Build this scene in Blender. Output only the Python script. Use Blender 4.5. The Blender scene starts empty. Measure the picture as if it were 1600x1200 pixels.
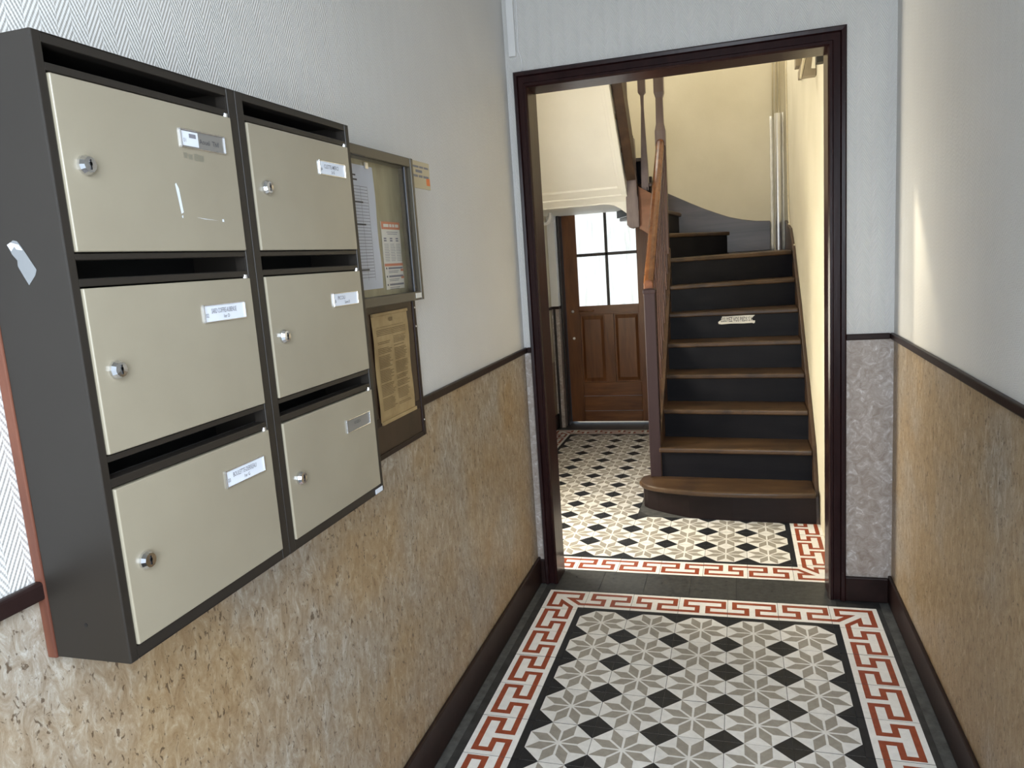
import bpy, bmesh, math, random
from mathutils import Vector, Matrix
random.seed(7)
D = bpy.data
SC = bpy.context.scene
COL = SC.collection

# ------------------------------------------------------------------ camera
F_PX = 1181.254
YAW, PITCH, ROLL = 0.296774, -0.160097, 0.069490
RM = Matrix.Rotation(YAW, 3, 'Z') @ Matrix.Rotation(PITCH, 3, 'X') @ Matrix.Rotation(ROLL, 3, 'Y')
cam_d = D.cameras.new('camera')
cam = D.objects.new('camera', cam_d)
COL.objects.link(cam)
cam_d.sensor_fit = 'HORIZONTAL'
cam_d.sensor_width = 36.0
cam_d.lens = F_PX * 36.0 / 1600.0
cam_d.clip_start = 0.02
right, fwd, up = RM.col[0], RM.col[1], RM.col[2]
m3 = Matrix((right, up, -fwd)).transposed()
cam.matrix_world = Matrix.Translation((0.56884, -2.88836, 1.49752)) @ m3.to_4x4()
SC.camera = cam

# ------------------------------------------------------------------ world, daylight, exposure
SC.view_settings.view_transform = 'Standard'
SC.view_settings.look = 'None'
SC.view_settings.gamma = 1.0
SC.view_settings.use_curve_mapping = False
SC.view_settings.exposure = 0.2
W = D.worlds.new('world')
SC.world = W
W.use_nodes = True
W.node_tree.nodes['Background'].inputs[0].default_value = (0.75, 0.87, 1.0, 1)
W.node_tree.nodes['Background'].inputs[1].default_value = 1.0


def daylight(name, loc, rot, sx, sy, power, color, spread=math.pi):
    l = D.lights.new(name, 'AREA')
    l.shape = 'RECTANGLE'
    l.size = sx
    l.size_y = sy
    l.energy = power
    l.color = color
    l.spread = spread
    o = D.objects.new(name, l)
    o.location = loc
    o.rotation_euler = rot
    COL.objects.link(o)
    return o


# daylight behind the street door at the photographer's back (points +Y)
daylight('entrance_daylight', (0.60, -3.40, 1.55), (math.radians(58), 0, math.radians(16)), 0.8, 1.7, 61, (0.80, 0.90, 1.0))
# daylight in the tall stairwell window on the left (points +X)
daylight('stairwell_daylight', (-1.16, 3.05, 4.80), (0, math.radians(-90), 0), 2.0, 0.8, 90, (1.0, 0.95, 0.84))
# low sun falling through that window, down across the stairwell and out of the doorway
sun_d = D.lights.new('sun', 'SUN')
sun_d.energy = 7.6
sun_d.angle = math.radians(5)
sun_d.color = (1.0, 0.88, 0.64)
sun = D.objects.new('sun', sun_d)
sun.rotation_euler = Vector((0.24, -0.325, -0.389)).to_track_quat('-Z', 'Y').to_euler()
sun.location = (-3, 6, 8)
COL.objects.link(sun)
# daylight in the courtyard window of the stair hall (points +X)
daylight('courtyard_daylight', (-1.16, 1.01, 1.03), (0, math.radians(-90), 0), 0.84, 0.70, 66, (1.0, 0.93, 0.76))

# ------------------------------------------------------------------ materials
MATS = {}


class NT:
    def __init__(self, name):
        m = D.materials.new(name)
        m.use_nodes = True
        self.m = m
        self.t = m.node_tree
        self.b = self.t.nodes['Principled BSDF']
        MATS[name] = m

    def n(self, kind, **kw):
        nd = self.t.nodes.new(kind)
        for k, v in kw.items():
            setattr(nd, k, v)
        return nd

    def l(self, a, b):
        self.t.links.new(a, b)

    def math(self, op, a, b=None, c=None):
        nd = self.n('ShaderNodeMath', operation=op)
        for i, v in enumerate((a, b, c)):
            if v is None:
                continue
            if isinstance(v, (int, float)):
                nd.inputs[i].default_value = v
            else:
                self.l(v, nd.inputs[i])
        return nd.outputs[0]

    def coord(self, scale=(1, 1, 1), kind='Object'):
        tc = self.n('ShaderNodeTexCoord')
        mp = self.n('ShaderNodeMapping')
        mp.inputs['Scale'].default_value = scale
        self.l(tc.outputs[kind], mp.inputs[0])
        return mp.outputs[0]

    def noise(self, vec, scale, detail=4, rough=0.55, dist=0.0):
        nd = self.n('ShaderNodeTexNoise')
        nd.inputs['Scale'].default_value = scale
        nd.inputs['Detail'].default_value = detail
        nd.inputs['Roughness'].default_value = rough
        nd.inputs['Distortion'].default_value = dist
        self.l(vec, nd.inputs['Vector'])
        return nd.outputs[0]

    def ramp(self, fac, stops):
        r = self.n('ShaderNodeValToRGB')
        e = r.color_ramp.elements
        while len(e) < len(stops):
            e.new(0.5)
        for i, (p, c) in enumerate(stops):
            e[i].position = p
            e[i].color = (*c, 1) if len(c) == 3 else c
        self.l(fac, r.inputs[0])
        return r.outputs[0]

    def mix(self, fac, a, b, blend='MIX'):
        nd = self.n('ShaderNodeMix', data_type='RGBA', blend_type=blend)
        for sock, v in ((nd.inputs[0], fac), (nd.inputs[6], a), (nd.inputs[7], b)):
            if isinstance(v, (int, float)):
                sock.default_value = v
            elif isinstance(v, tuple):
                sock.default_value = (*v, 1)
            else:
                self.l(v, sock)
        return nd.outputs[2]

    def bump(self, h, strength=0.3, dist=0.002):
        b = self.n('ShaderNodeBump')
        b.inputs['Strength'].default_value = strength
        b.inputs['Distance'].default_value = dist
        self.l(h, b.inputs['Height'])
        self.l(b.outputs[0], self.b.inputs['Normal'])

    def set(self, color=None, rough=None, metal=None, spec=None):
        if color is not None:
            if isinstance(color, tuple):
                self.b.inputs['Base Color'].default_value = (*color, 1)
            else:
                self.l(color, self.b.inputs['Base Color'])
        if rough is not None:
            if isinstance(rough, (int, float)):
                self.b.inputs['Roughness'].default_value = rough
            else:
                self.l(rough, self.b.inputs['Roughness'])
        if metal is not None:
            self.b.inputs['Metallic'].default_value = metal
        if spec is not None:
            self.b.inputs['Specular IOR Level'].default_value = spec


def srgb(r, g, b):
    f = lambda c: (c / 255 / 12.92) if c / 255 <= 0.04045 else ((c / 255 + 0.055) / 1.055) ** 2.4
    return (f(r), f(g), f(b))


def paint(name, col, rough=0.5, var=0.08, scale=6, bump=0.0, bscale=60, metal=0, spec=0.5):
    k = NT(name)
    v = k.coord()
    nz = k.noise(v, scale, 5)
    a = tuple(max(0, c * (1 - var)) for c in col)
    b = tuple(min(1, c * (1 + var)) for c in col)
    k.set(k.ramp(nz, [(0.3, a), (0.7, b)]), rough, metal, spec)
    if bump:
        k.bump(k.noise(v, bscale, 3), bump, 0.003)
    return k.m


def wood(name, c1, c2, rough=0.35, axis='Z', scale=14, wear=None, bump=0.1, spec=0.4):
    k = NT(name)
    s = {'X': (0.12, 1, 1), 'Y': (1, 0.12, 1), 'Z': (1, 1, 0.12)}[axis]
    v = k.coord(s)
    nz = k.noise(v, scale, 8, 0.62, 0.6)
    col = k.ramp(nz, [(0.3, c1), (0.68, c2)])
    if wear:
        w = k.noise(k.coord(), 5.5, 6, 0.65)
        f = k.ramp(w, [(0.5, (0, 0, 0)), (0.72, (1, 1, 1))])
        col = k.mix(f, col, wear)
    k.set(col, rough, None, spec)
    k.bump(nz, bump, 0.002)
    return k.m


# embossed herringbone wallpaper, painted off-white
k = NT('wallpaper')
tc = k.n('ShaderNodeTexCoord')
sx = k.n('ShaderNodeSeparateXYZ')
k.l(tc.outputs['Object'], sx.inputs[0])
u = k.math('ADD', sx.outputs[0], sx.outputs[1])
tri = k.math('PINGPONG', k.math('ADD', u, 20.0), 0.0275)
ph = k.math('MULTIPLY', k.math('ADD', sx.outputs[2], k.math('MULTIPLY', tri, 1.75)), 2 * math.pi / 0.0125)
st = k.math('SINE', ph)
tw = k.math('SINE', k.math('MULTIPLY', k.math('SUBTRACT', sx.outputs[2], k.math('MULTIPLY', tri, 0.9)), 2 * math.pi / 0.0052))
hgt = k.math('ADD', st, k.math('MULTIPLY', tw, 0.22))
hgt = k.math('ADD', hgt, k.math('MULTIPLY', k.noise(tc.outputs['Object'], 160, 3), 0.9))
nz = k.noise(tc.outputs['Object'], 1.6, 4)
k.set(k.ramp(nz, [(0.3, (0.63, 0.62, 0.60)), (0.7, (0.70, 0.69, 0.67))]), 0.5)
k.bump(hgt, 0.48, 0.0010)

# marbled travertine wall covering
for mname, lo in (('marble_paper', 0.36), ('marble_paper_warm_lit', 0.50)):  # second is the same paper, warm light put into its colour for the right wall
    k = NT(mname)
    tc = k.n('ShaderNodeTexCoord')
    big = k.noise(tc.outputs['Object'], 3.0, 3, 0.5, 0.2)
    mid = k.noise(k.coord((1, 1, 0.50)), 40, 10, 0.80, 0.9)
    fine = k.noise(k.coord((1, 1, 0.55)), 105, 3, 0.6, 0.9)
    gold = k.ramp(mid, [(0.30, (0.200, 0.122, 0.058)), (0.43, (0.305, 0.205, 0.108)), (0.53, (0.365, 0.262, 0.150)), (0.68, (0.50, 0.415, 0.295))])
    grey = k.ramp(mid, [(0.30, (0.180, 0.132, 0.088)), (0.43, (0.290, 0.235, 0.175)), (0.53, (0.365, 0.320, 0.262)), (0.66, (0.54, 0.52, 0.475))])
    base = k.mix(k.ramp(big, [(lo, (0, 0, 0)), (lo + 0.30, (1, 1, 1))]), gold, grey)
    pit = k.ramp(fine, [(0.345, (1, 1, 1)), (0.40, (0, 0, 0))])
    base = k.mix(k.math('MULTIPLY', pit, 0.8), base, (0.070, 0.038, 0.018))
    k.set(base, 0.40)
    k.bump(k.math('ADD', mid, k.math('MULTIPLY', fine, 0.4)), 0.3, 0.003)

k = NT('marble_paper_cool_lit')  # same paper again, cool entrance daylight put into its greyer colour
tc = k.n('ShaderNodeTexCoord')
mid = k.noise(tc.outputs['Object'], 26, 8, 0.68, 1.3)
fine = k.noise(tc.outputs['Object'], 80, 5, 0.6, 0.5)
base = k.ramp(mid, [(0.32, (0.30, 0.245, 0.205)), (0.48, (0.40, 0.345, 0.31)), (0.56, (0.46, 0.41, 0.38)), (0.68, (0.70, 0.68, 0.67))])
pit = k.ramp(fine, [(0.28, (1, 1, 1)), (0.35, (0, 0, 0))])
base = k.mix(k.math('MULTIPLY', pit, 0.5), base, (0.16, 0.11, 0.08))
k.set(base, 0.45)
k.bump(mid, 0.3, 0.003)

# rough cream distemper of the stairwell
k = NT('cream_plaster')
v = k.coord()
nz = k.noise(v, 2.2, 5)
k.set(k.ramp(nz, [(0.3, (0.63, 0.575, 0.43)), (0.7, (0.71, 0.65, 0.505))]), 0.75)
k.bump(k.math('ADD', k.noise(v, 7, 4), k.math('MULTIPLY', k.noise(v, 90, 3), 0.25)), 0.35, 0.006)

paint('white_paint', (0.87, 0.855, 0.80), 0.5, 0.03, 4, 0.15, 12)
paint('white_trim', (0.80, 0.80, 0.80), 0.4, 0.02)
paint('ceiling_cream', (0.42, 0.40, 0.36), 0.8, 0.03)
paint('ceiling_white', (0.75, 0.74, 0.71), 0.8, 0.03)
k = NT('gloss_brown')
v = k.coord()
nz = k.noise(k.coord((1, 1, 0.15)), 30, 5, 0.6)
chip = k.ramp(k.noise(v, 120, 3), [(0.73, (0, 0, 0)), (0.76, (1, 1, 1))])
k.set(k.mix(k.math('MULTIPLY', chip, 0.5), k.ramp(nz, [(0.3, (0.014, 0.0045, 0.005)), (0.7, (0.026, 0.009, 0.009))]), (0.25, 0.2, 0.18)), 0.28, None, 0.18)
k.bump(nz, 0.18, 0.004)
paint('satin_brown', (0.020, 0.010, 0.009), 0.4, 0.2, 18, 0.12, 40, 0, 0.2)
paint('box_brown', (0.019, 0.0155, 0.0125), 0.42, 0.06, 10, 0, 60, 0, 0.42)
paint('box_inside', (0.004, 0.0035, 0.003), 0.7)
paint('case_bronze', (0.085, 0.072, 0.052), 0.38, 0.05, 10)
k = NT('box_beige')
v = k.coord()
nz = k.noise(v, 5, 3)
k.set(k.ramp(nz, [(0.35, (0.29, 0.255, 0.19)), (0.7, (0.315, 0.28, 0.21))]), 0.27)
k.bump(k.noise(v, 700, 2), 0.06, 0.0006)
paint('chrome', (0.75, 0.76, 0.78), 0.12, 0.02, 5, 0, 60, 1.0)
paint('aluminium', (0.90, 0.90, 0.91), 0.33, 0.03, 5, 0, 60, 1.0)
paint('grip_metal', (0.05, 0.05, 0.055), 0.4, 0.03, 5, 0, 60, 0.6)
paint('keyhole_black', (0.006, 0.006, 0.007), 0.5)
paint('label_white', (0.72, 0.76, 0.84), 0.35, 0.02)
paint('label_grey', (0.19, 0.18, 0.165), 0.3, 0.04)
paint('smudge_grey', (0.20, 0.185, 0.14), 0.45)
paint('ink', (0.035, 0.035, 0.045), 0.6)
paint('ink_soft', (0.20, 0.20, 0.23), 0.6)
paint('paper_blue', (0.60, 0.63, 0.70), 0.6, 0.04, 9)
paint('paper_white', (0.74, 0.71, 0.64), 0.6, 0.03, 9)
paint('orange_ink', (0.62, 0.22, 0.12), 0.55, 0.05)
paint('card_cream', (0.52, 0.45, 0.30), 0.4, 0.04)
paint('logo_orange', (0.70, 0.16, 0.03), 0.4)
k = NT('old_paper')
v = k.coord()
nz = k.noise(v, 14, 6, 0.6)
k.set(k.ramp(nz, [(0.3, (0.30, 0.20, 0.085)), (0.7, (0.43, 0.31, 0.15))]), 0.5)
k.bump(k.noise(v, 30, 3), 0.2, 0.003)
paint('old_ink', (0.19, 0.125, 0.055), 0.6)
wood('board_brown', (0.022, 0.010, 0.006), (0.045, 0.022, 0.013), 0.4, 'Z', 20)
wood('board_edge', (0.095, 0.030, 0.018), (0.18, 0.066, 0.038), 0.45, 'Z', 30)
k = NT('case_back')
v = k.coord()
nz = k.noise(k.coord((1, 1.6, 0.5)), 9, 6, 0.6, 0.4)
k.set(k.ramp(nz, [(0.3, (0.26, 0.23, 0.14)), (0.75, (0.44, 0.40, 0.26))]), 0.4)
k = NT('clear_glass')
k.set((1, 1, 1), 0.02)
k.b.inputs['Transmission Weight'].default_value = 1.0
k.b.inputs['IOR'].default_value = 1.08
k = NT('clear_tape')
k.set((0.42, 0.44, 0.46), 0.15)
k.b.inputs['Alpha'].default_value = 0.32
# frosted pane lit by the yard behind it
k = NT('frosted_pane')
v = k.coord((6, 1, 0.7))
nz = k.noise(v, 5, 4, 0.6, 0.3)
k.set((0.8, 0.82, 0.82), 0.6)
k.l(k.ramp(nz, [(0.36, (0.62, 0.68, 0.69)), (0.52, (0.86, 0.91, 0.91)), (0.62, (0.97, 1.0, 1.0))]), k.b.inputs['Emission Color'])
k.b.inputs['Emission Strength'].default_value = 0.88

wood('tread_wood', (0.030, 0.016, 0.009), (0.105, 0.060, 0.030), 0.38, 'X', 14, (0.028, 0.018, 0.014), 0.15)
wood('riser_paint', (0.0045, 0.0045, 0.007), (0.010, 0.0095, 0.012), 0.5, 'X', 12, None, 0.1, 0.15)
wood('riser_first', (0.009, 0.0055, 0.006), (0.017, 0.010, 0.010), 0.45, 'X', 12, None, 0.1, 0.2)
wood('string_grey', (0.045, 0.037, 0.036), (0.11, 0.092, 0.09), 0.35, 'X', 9, None, 0.2)
wood('string_dark', (0.026, 0.013, 0.008), (0.075, 0.042, 0.024), 0.4, 'Y', 9)
wood('newel_mauve', (0.024, 0.014, 0.016), (0.042, 0.026, 0.028), 0.45, 'Z', 9, None, 0.1, 0.2)
wood('newel_pale', (0.115, 0.082, 0.080), (0.23, 0.185, 0.178), 0.3, 'Z', 12)
wood('handrail_red', (0.085, 0.028, 0.010), (0.22, 0.085, 0.032), 0.25, 'Y', 16)
wood('baluster_brown', (0.035, 0.015, 0.010), (0.075, 0.035, 0.022), 0.4, 'Z', 12)
wood('panel_rust', (0.16, 0.075, 0.045), (0.27, 0.13, 0.08), 0.35, 'X', 8)
wood('door_wood', (0.095, 0.032, 0.011), (0.21, 0.080, 0.026), 0.32, 'Z', 16)
wood('door_wood_h', (0.095, 0.032, 0.011), (0.21, 0.080, 0.026), 0.32, 'X', 16)
paint('dark_frame', (0.016, 0.010, 0.008), 0.4, 0.15, 12)
paint('bracket_wood', (0.30, 0.245, 0.165), 0.5, 0.15, 14)
paint('cream_gloss', (0.66, 0.58, 0.40), 0.35, 0.05, 9)
paint('lagging_white', (0.80, 0.78, 0.72), 0.45, 0.08, 20, 0.3, 30)


def tile_mat(name, a, b, rough=0.3):
    k = NT(name)
    v = k.coord((1, 1, 1), 'Object')
    oi = k.n('ShaderNodeObjectInfo')
    geo = k.n('ShaderNodeNewGeometry')
    nz = k.noise(geo.outputs['Position'], 40, 6, 0.65)
    c = k.ramp(nz, [(0.3, a), (0.65, b)])
    br = k.math('MULTIPLY_ADD', oi.outputs['Random'], 0.14, 0.93)
    hs = k.n('ShaderNodeHueSaturation')
    k.l(br, hs.inputs['Value'])
    k.l(c, hs.inputs['Color'])
    k.set(hs.outputs[0], k.math('MULTIPLY_ADD', nz, 0.3, rough - 0.12), None, 0.28)
    k.bump(k.noise(geo.outputs['Position'], 220, 3), 0.05, 0.001)
    return k.m


tile_mat('tile_white', (0.76, 0.745, 0.72), (0.88, 0.865, 0.84))
tile_mat('tile_cream', (0.84, 0.825, 0.80), (0.94, 0.925, 0.90))
tile_mat('tile_taupe', (0.30, 0.272, 0.235), (0.385, 0.355, 0.31))
tile_mat('tile_black', (0.010, 0.0115, 0.0145), (0.024, 0.026, 0.031), 0.38)
tile_mat('tile_slate', (0.030, 0.031, 0.032), (0.075, 0.075, 0.074), 0.3)
tile_mat('tile_red', (0.27, 0.055, 0.026), (0.37, 0.085, 0.040))
k = NT('slab_dark')
nz = k.noise(k.coord(), 18, 6)
k.set(k.ramp(nz, [(0.35, (0.022, 0.022, 0.023)), (0.7, (0.05, 0.05, 0.05))]), 0.55)
k = NT('cement_grey')
nz = k.noise(k.coord(), 24, 8, 0.65)
k.set(k.ramp(nz, [(0.32, (0.045, 0.046, 0.045)), (0.7, (0.13, 0.13, 0.125))]), 0.55)
k.bump(nz, 0.4, 0.003)


# ------------------------------------------------------------------ mesh helpers
class MB:
    """collects boxes, prisms, tubes and quads into one mesh"""

    def __init__(self):
        self.v, self.f, self.mi, self.mats = [], [], [], []

    def slot(self, mat):
        if mat not in self.mats:
            self.mats.append(mat)
        return self.mats.index(mat)

    def faces(self, vs, fs, mat):
        o = len(self.v)
        s = self.slot(mat)
        self.v += [tuple(p) for p in vs]
        for f in fs:
            self.f.append([i + o for i in f])
            self.mi.append(s)
        return self

    def box(self, x0, x1, y0, y1, z0, z1, mat):
        vs = [(x, y, z) for z in (z0, z1) for y in (y0, y1) for x in (x0, x1)]
        return self.faces(vs, [(0, 2, 3, 1), (4, 5, 7, 6), (0, 1, 5, 4), (2, 6, 7, 3), (0, 4, 6, 2), (1, 3, 7, 5)], mat)

    def prism(self, poly, d, mat, plane='XY', at=0.0):
        """poly in a plane, extruded by d along the third axis from at"""
        def P(a, b, c):
            return {'XY': (a, b, c), 'XZ': (a, c, b), 'YZ': (c, a, b)}[plane]
        n = len(poly)
        vs = [P(a, b, at) for a, b in poly] + [P(a, b, at + d) for a, b in poly]
        fs = [list(range(n))[::-1], list(range(n, 2 * n))] + [(i, (i + 1) % n, n + (i + 1) % n, n + i) for i in range(n)]
        return self.faces(vs, fs, mat)

    def hexa(self, a, b, mat):
        """two quads (4 points each) joined"""
        return self.faces(list(a) + list(b), [(0, 3, 2, 1), (4, 5, 6, 7), (0, 1, 5, 4), (1, 2, 6, 5), (2, 3, 7, 6), (3, 0, 4, 7)], mat)

    def quad(self, pts, mat):
        return self.faces(pts, [tuple(range(len(pts)))], mat)

    def tube(self, path, r, mat, n=10, caps=True):
        path = [Vector(p) for p in path]
        rr = r if isinstance(r, (list, tuple)) else [r] * len(path)
        rings = []
        prev = None
        for i, p in enumerate(path):
            t = (path[min(i + 1, len(path) - 1)] - path[max(i - 1, 0)]).normalized()
            if prev is None:
                a = t.cross(Vector((0, 0, 1)) if abs(t.z) < 0.9 else Vector((1, 0, 0))).normalized()
            else:
                a = (prev - t * prev.dot(t)).normalized()
            prev = a
            b = t.cross(a)
            rings.append([p + (a * math.cos(2 * math.pi * k / n) + b * math.sin(2 * math.pi * k / n)) * rr[i] for k in range(n)])
        vs = [q for ring in rings for q in ring]
        fs = []
        for i in range(len(path) - 1):
            for k in range(n):
                fs.append((i * n + k, i * n + (k + 1) % n, (i + 1) * n + (k + 1) % n, (i + 1) * n + k))
        if caps:
            fs.append(list(range(n))[::-1])
            fs.append([(len(path) - 1) * n + k for k in range(n)])
        return self.faces(vs, fs, mat)

    def lathe(self, prof, origin, axis, mat, n=20):
        """prof: (distance along axis, radius)"""
        o = Vector(origin)
        ax = Vector(axis).normalized()
        return self.tube([o + ax * d for d, _ in prof], [r for _, r in prof], mat, n)

    def post(self, cx, cy, sections, mat):
        """square post with changing half width: (z, half)"""
        vs, fs = [], []
        for z, h in sections:
            vs += [(cx - h, cy - h, z), (cx + h, cy - h, z), (cx + h, cy + h, z), (cx - h, cy + h, z)]
        for i in range(len(sections) - 1):
            for q in range(4):
                fs.append((4 * i + q, 4 * i + (q + 1) % 4, 4 * i + 4 + (q + 1) % 4, 4 * i + 4 + q))
        fs.append((3, 2, 1, 0))
        m = 4 * (len(sections) - 1)
        fs.append((m, m + 1, m + 2, m + 3))
        return self.faces(vs, fs, mat)

    def mesh(self, name, smooth=False):
        me = D.meshes.new(name)
        me.from_pydata(self.v, [], self.f)
        for mt in self.mats:
            me.materials.append(MATS[mt])
        me.polygons.foreach_set('material_index', self.mi)
        if smooth:
            me.polygons.foreach_set('use_smooth', [True] * len(me.polygons))
        me.update()
        bm = bmesh.new()
        bm.from_mesh(me)
        bmesh.ops.recalc_face_normals(bm, faces=bm.faces)
        bm.to_mesh(me)
        bm.free()
        return me

    def build(self, name, parent=None, bevel=0.0, smooth=False, seg=2, **tags):
        o = D.objects.new(name, self.mesh(name, smooth))
        COL.objects.link(o)
        if parent is not None:
            o.parent = parent
        if bevel:
            b = o.modifiers.new('bevel', 'BEVEL')
            b.width = bevel
            b.segments = seg
            b.limit_method = 'ANGLE'
            b.angle_limit = math.radians(40)
        tag(o, **tags)
        return o


def tag(o, label=None, cat=None, group=None, kind=None):
    if label:
        o['label'] = label
    if cat:
        o['category'] = cat
    if group:
        o['group'] = group
    if kind:
        o['kind'] = kind
    return o


def empty(name, loc=(0, 0, 0), **tags):
    o = D.objects.new(name, None)
    o.location = loc
    o.empty_display_size = 0.1
    COL.objects.link(o)
    return tag(o, **tags)


def put(child, parent):
    """parent a mesh whose vertices are in world space to a moved Empty"""
    child.parent = parent
    child.matrix_parent_inverse = Matrix.Translation(-Vector(parent.location))
    return child


def lettering(text, size, origin, xdir, ydir, mat, name, parent=None, bold=0.0, wscale=1.0, align='LEFT'):
    """flat printed words; origin is the baseline start"""
    cu = D.curves.new(name, 'FONT')
    cu.body = text
    cu.size = size
    cu.align_x = align
    cu.offset = bold
    cu.resolution_u = 2
    tmp = D.objects.new(name + '_tmp', cu)
    COL.objects.link(tmp)
    dg = bpy.context.evaluated_depsgraph_get()
    dg.update()
    me = D.meshes.new_from_object(tmp.evaluated_get(dg))
    D.objects.remove(tmp)
    D.curves.remove(cu)
    xd, yd, o = Vector(xdir).normalized(), Vector(ydir).normalized(), Vector(origin)
    for v in me.vertices:
        v.co = o + xd * (v.co.x * wscale) + yd * v.co.y
    me.materials.clear()
    me.materials.append(MATS[mat])
    me.name = name
    ob = D.objects.new(name, me)
    COL.objects.link(ob)
    if parent is not None:
        put(ob, parent) if parent.type == 'EMPTY' else setattr(ob, 'parent', parent)
    return ob


# ================================================================== SETTING
XL, XR = -0.355, 1.150          # entrance hall walls
YF = 0.36                       # wall with the doorway
YB = -3.32                      # wall with the street door
H2L, H2R, H2B = -1.00, 0.965, 3.78   # stair hall
ZC1, ZC2 = 2.95, 6.2
OX0, OX1, OZ = -0.265, 0.91, 2.215   # doorway opening
DADO = 1.10

floor = MB()
floor.box(-1.15, 1.30, YB - 0.1, H2B + 0.1, -0.12, -0.002, 'slab_dark')
floor = floor.build('floor', kind='structure', label='patterned cement tile floor of the entrance and stair hall')

wl = MB()
wl.box(XL - 0.15, XL, YB - 0.1, YF, DADO, ZC1, 'wallpaper')
wl = wl.build('wall_left', kind='structure', label='left wall with white herringbone wallpaper')
MB().box(XL - 0.15, XL, YB - 0.1, YF, 0, DADO, 'marble_paper').build('dado_panel', wl)
wr = MB()
wr.box(XR, XR + 0.15, YB - 0.1, YF + 0.14, DADO, ZC1, 'wallpaper')
wr = wr.build('wall_right', kind='structure', label='right wall with white herringbone wallpaper')
MB().box(XR, XR + 0.15, YB - 0.1, YF + 0.14, 0, DADO, 'marble_paper_warm_lit').build('dado_panel', wr)
# doorway wall
wf = MB()
wf.box(H2L - 0.15, OX0 - 0.02, YF, YF + 0.14, DADO, OZ + 0.02, 'wallpaper')
wf.box(OX1 + 0.02, XR, YF, YF + 0.14, DADO, OZ + 0.02, 'wallpaper')
wf.box(H2L - 0.15, XR, YF, YF + 0.14, OZ + 0.02, ZC2, 'wallpaper')
wf = wf.build('wall_far', kind='structure', label='wall around the open doorway to the stair hall')
MB().box(H2L - 0.15, OX0 - 0.02, YF, YF + 0.14, 0, DADO, 'marble_paper_cool_lit').build('dado_panel', wf)
MB().box(OX1 + 0.02, XR, YF, YF + 0.14, 0, DADO, 'marble_paper_cool_lit').build('dado_panel', wf)
MB().box(XL - 0.15, XR + 0.15, YB - 0.1, YF, ZC1, ZC1 + 0.1, 'ceiling_cream').build('ceiling', kind='structure', label='beige ceiling of the entrance hall')
# street wall behind the photographer with its glazed door opening
wb = MB()
wb.box(XL, -0.18, YB - 0.1, YB, 0, ZC1, 'wallpaper')
wb.box(0.98, XR, YB - 0.1, YB, 0, ZC1, 'wallpaper')
wb.box(-0.18, 0.98, YB - 0.1, YB, 2.4, ZC1, 'wallpaper')
wb.box(-0.18, 0.98, YB - 0.1, YB, 0, 0.15, 'gloss_brown')
wb.build('wall_back', kind='structure', label='street wall with the opening of the entrance door')

# stair hall walls
w1y0, w1y1, w1z0, w1z1 = 0.66, 1.36, 0.60, 1.46
w2y0, w2y1, w2z0, w2z1 = 2.58, 3.70, 3.72, 5.92
wsl = MB()
X0, X1 = H2L - 0.15, H2L
y0, y1 = YF + 0.14, H2B + 0.1
wsl.box(X0, X1, y0, y1, 0, w1z0, 'marble_paper')
wsl.box(X0, X1, y0, w1y0, w1z0, w1z1, 'cream_plaster')
wsl.box(X0, X1, w1y1, y1, w1z0, w1z1, 'cream_plaster')
wsl.box(X0, X1, y0, y1, w1z1, w2z0, 'cream_plaster')
wsl.box(X0, X1, y0, w2y0, w2z0, w2z1, 'cream_plaster')
wsl.box(X0, X1, w2y1, y1, w2z0, w2z1, 'cream_plaster')
wsl.box(X0, X1, y0, y1, w2z1, ZC2, 'cream_plaster')
wsl.build('wall_stairhall_left', kind='structure', label='left wall of the stair hall, cream above marbled paper')
for i, (a, b, c, d) in enumerate(((w1y0, w1y1, w1z0, w1z1), (w2y0, w2y1, w2z0, w2z1)), 1):
    w = MB()
    for (p, q, r, s) in ((a, b, c, c + 0.05), (a, b, d - 0.05, d), (a, a + 0.05, c + 0.05, d - 0.05), (b - 0.05, b, c + 0.05, d - 0.05), (a + 0.05, b - 0.05, d - 0.32, d - 0.29)):
        w.box(H2L - 0.09, H2L - 0.04, p, q, r, s, 'white_trim')
    w.build('window_%d' % i, kind='structure', label='white casement window frame in the stair hall wall')
MB().box(H2R, H2R + 0.15, YF + 0.14, H2B + 0.1, 0, ZC2, 'cream_plaster').build('wall_stairhall_right', kind='structure', label='cream plastered right wall beside the stairs')
DX0, DX1, DZ = -0.925, -0.13, 2.10
wsb = MB()
wsb.box(H2L, DX0, H2B, H2B + 0.1, 0, ZC2, 'cream_plaster')
wsb.box(DX1, H2R, H2B, H2B + 0.1, 0, ZC2, 'cream_plaster')
wsb.box(DX0, DX1, H2B, H2B + 0.1, DZ, ZC2, 'cream_plaster')
wsb = wsb.build('wall_stairhall_back', kind='structure', label='cream plastered back wall of the stairwell')
MB().box(H2L - 0.15, H2R + 0.15, YF, H2B + 0.1, ZC2, ZC2 + 0.1, 'ceiling_white').build('ceiling_stairhall', kind='structure', label='high white ceiling of the stairwell')
# white pier left of the back door
pier = MB()
pier.box(H2L, -0.935, 3.58, H2B, 1.085, 1.86, 'white_trim')
pier.box(H2L, -0.935, 3.58, H2B, 0.0, 1.06, 'marble_paper_cool_lit')
pier.box(H2L, -0.932, 3.577, H2B, 1.06, 1.085, 'satin_brown')
pier.build('wall_pier', kind='structure', label='narrow white pier beside the back door')

# dado rails, baseboards
n_trim = 0


def trim(label, *boxes, mat='satin_brown', bevel=0.004):
    global n_trim
    n_trim += 1
    m = MB()
    for b in boxes:
        m.box(*b, mat)
    return m.build('trim_%d' % n_trim, bevel=bevel, kind='structure', label=label)


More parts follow.
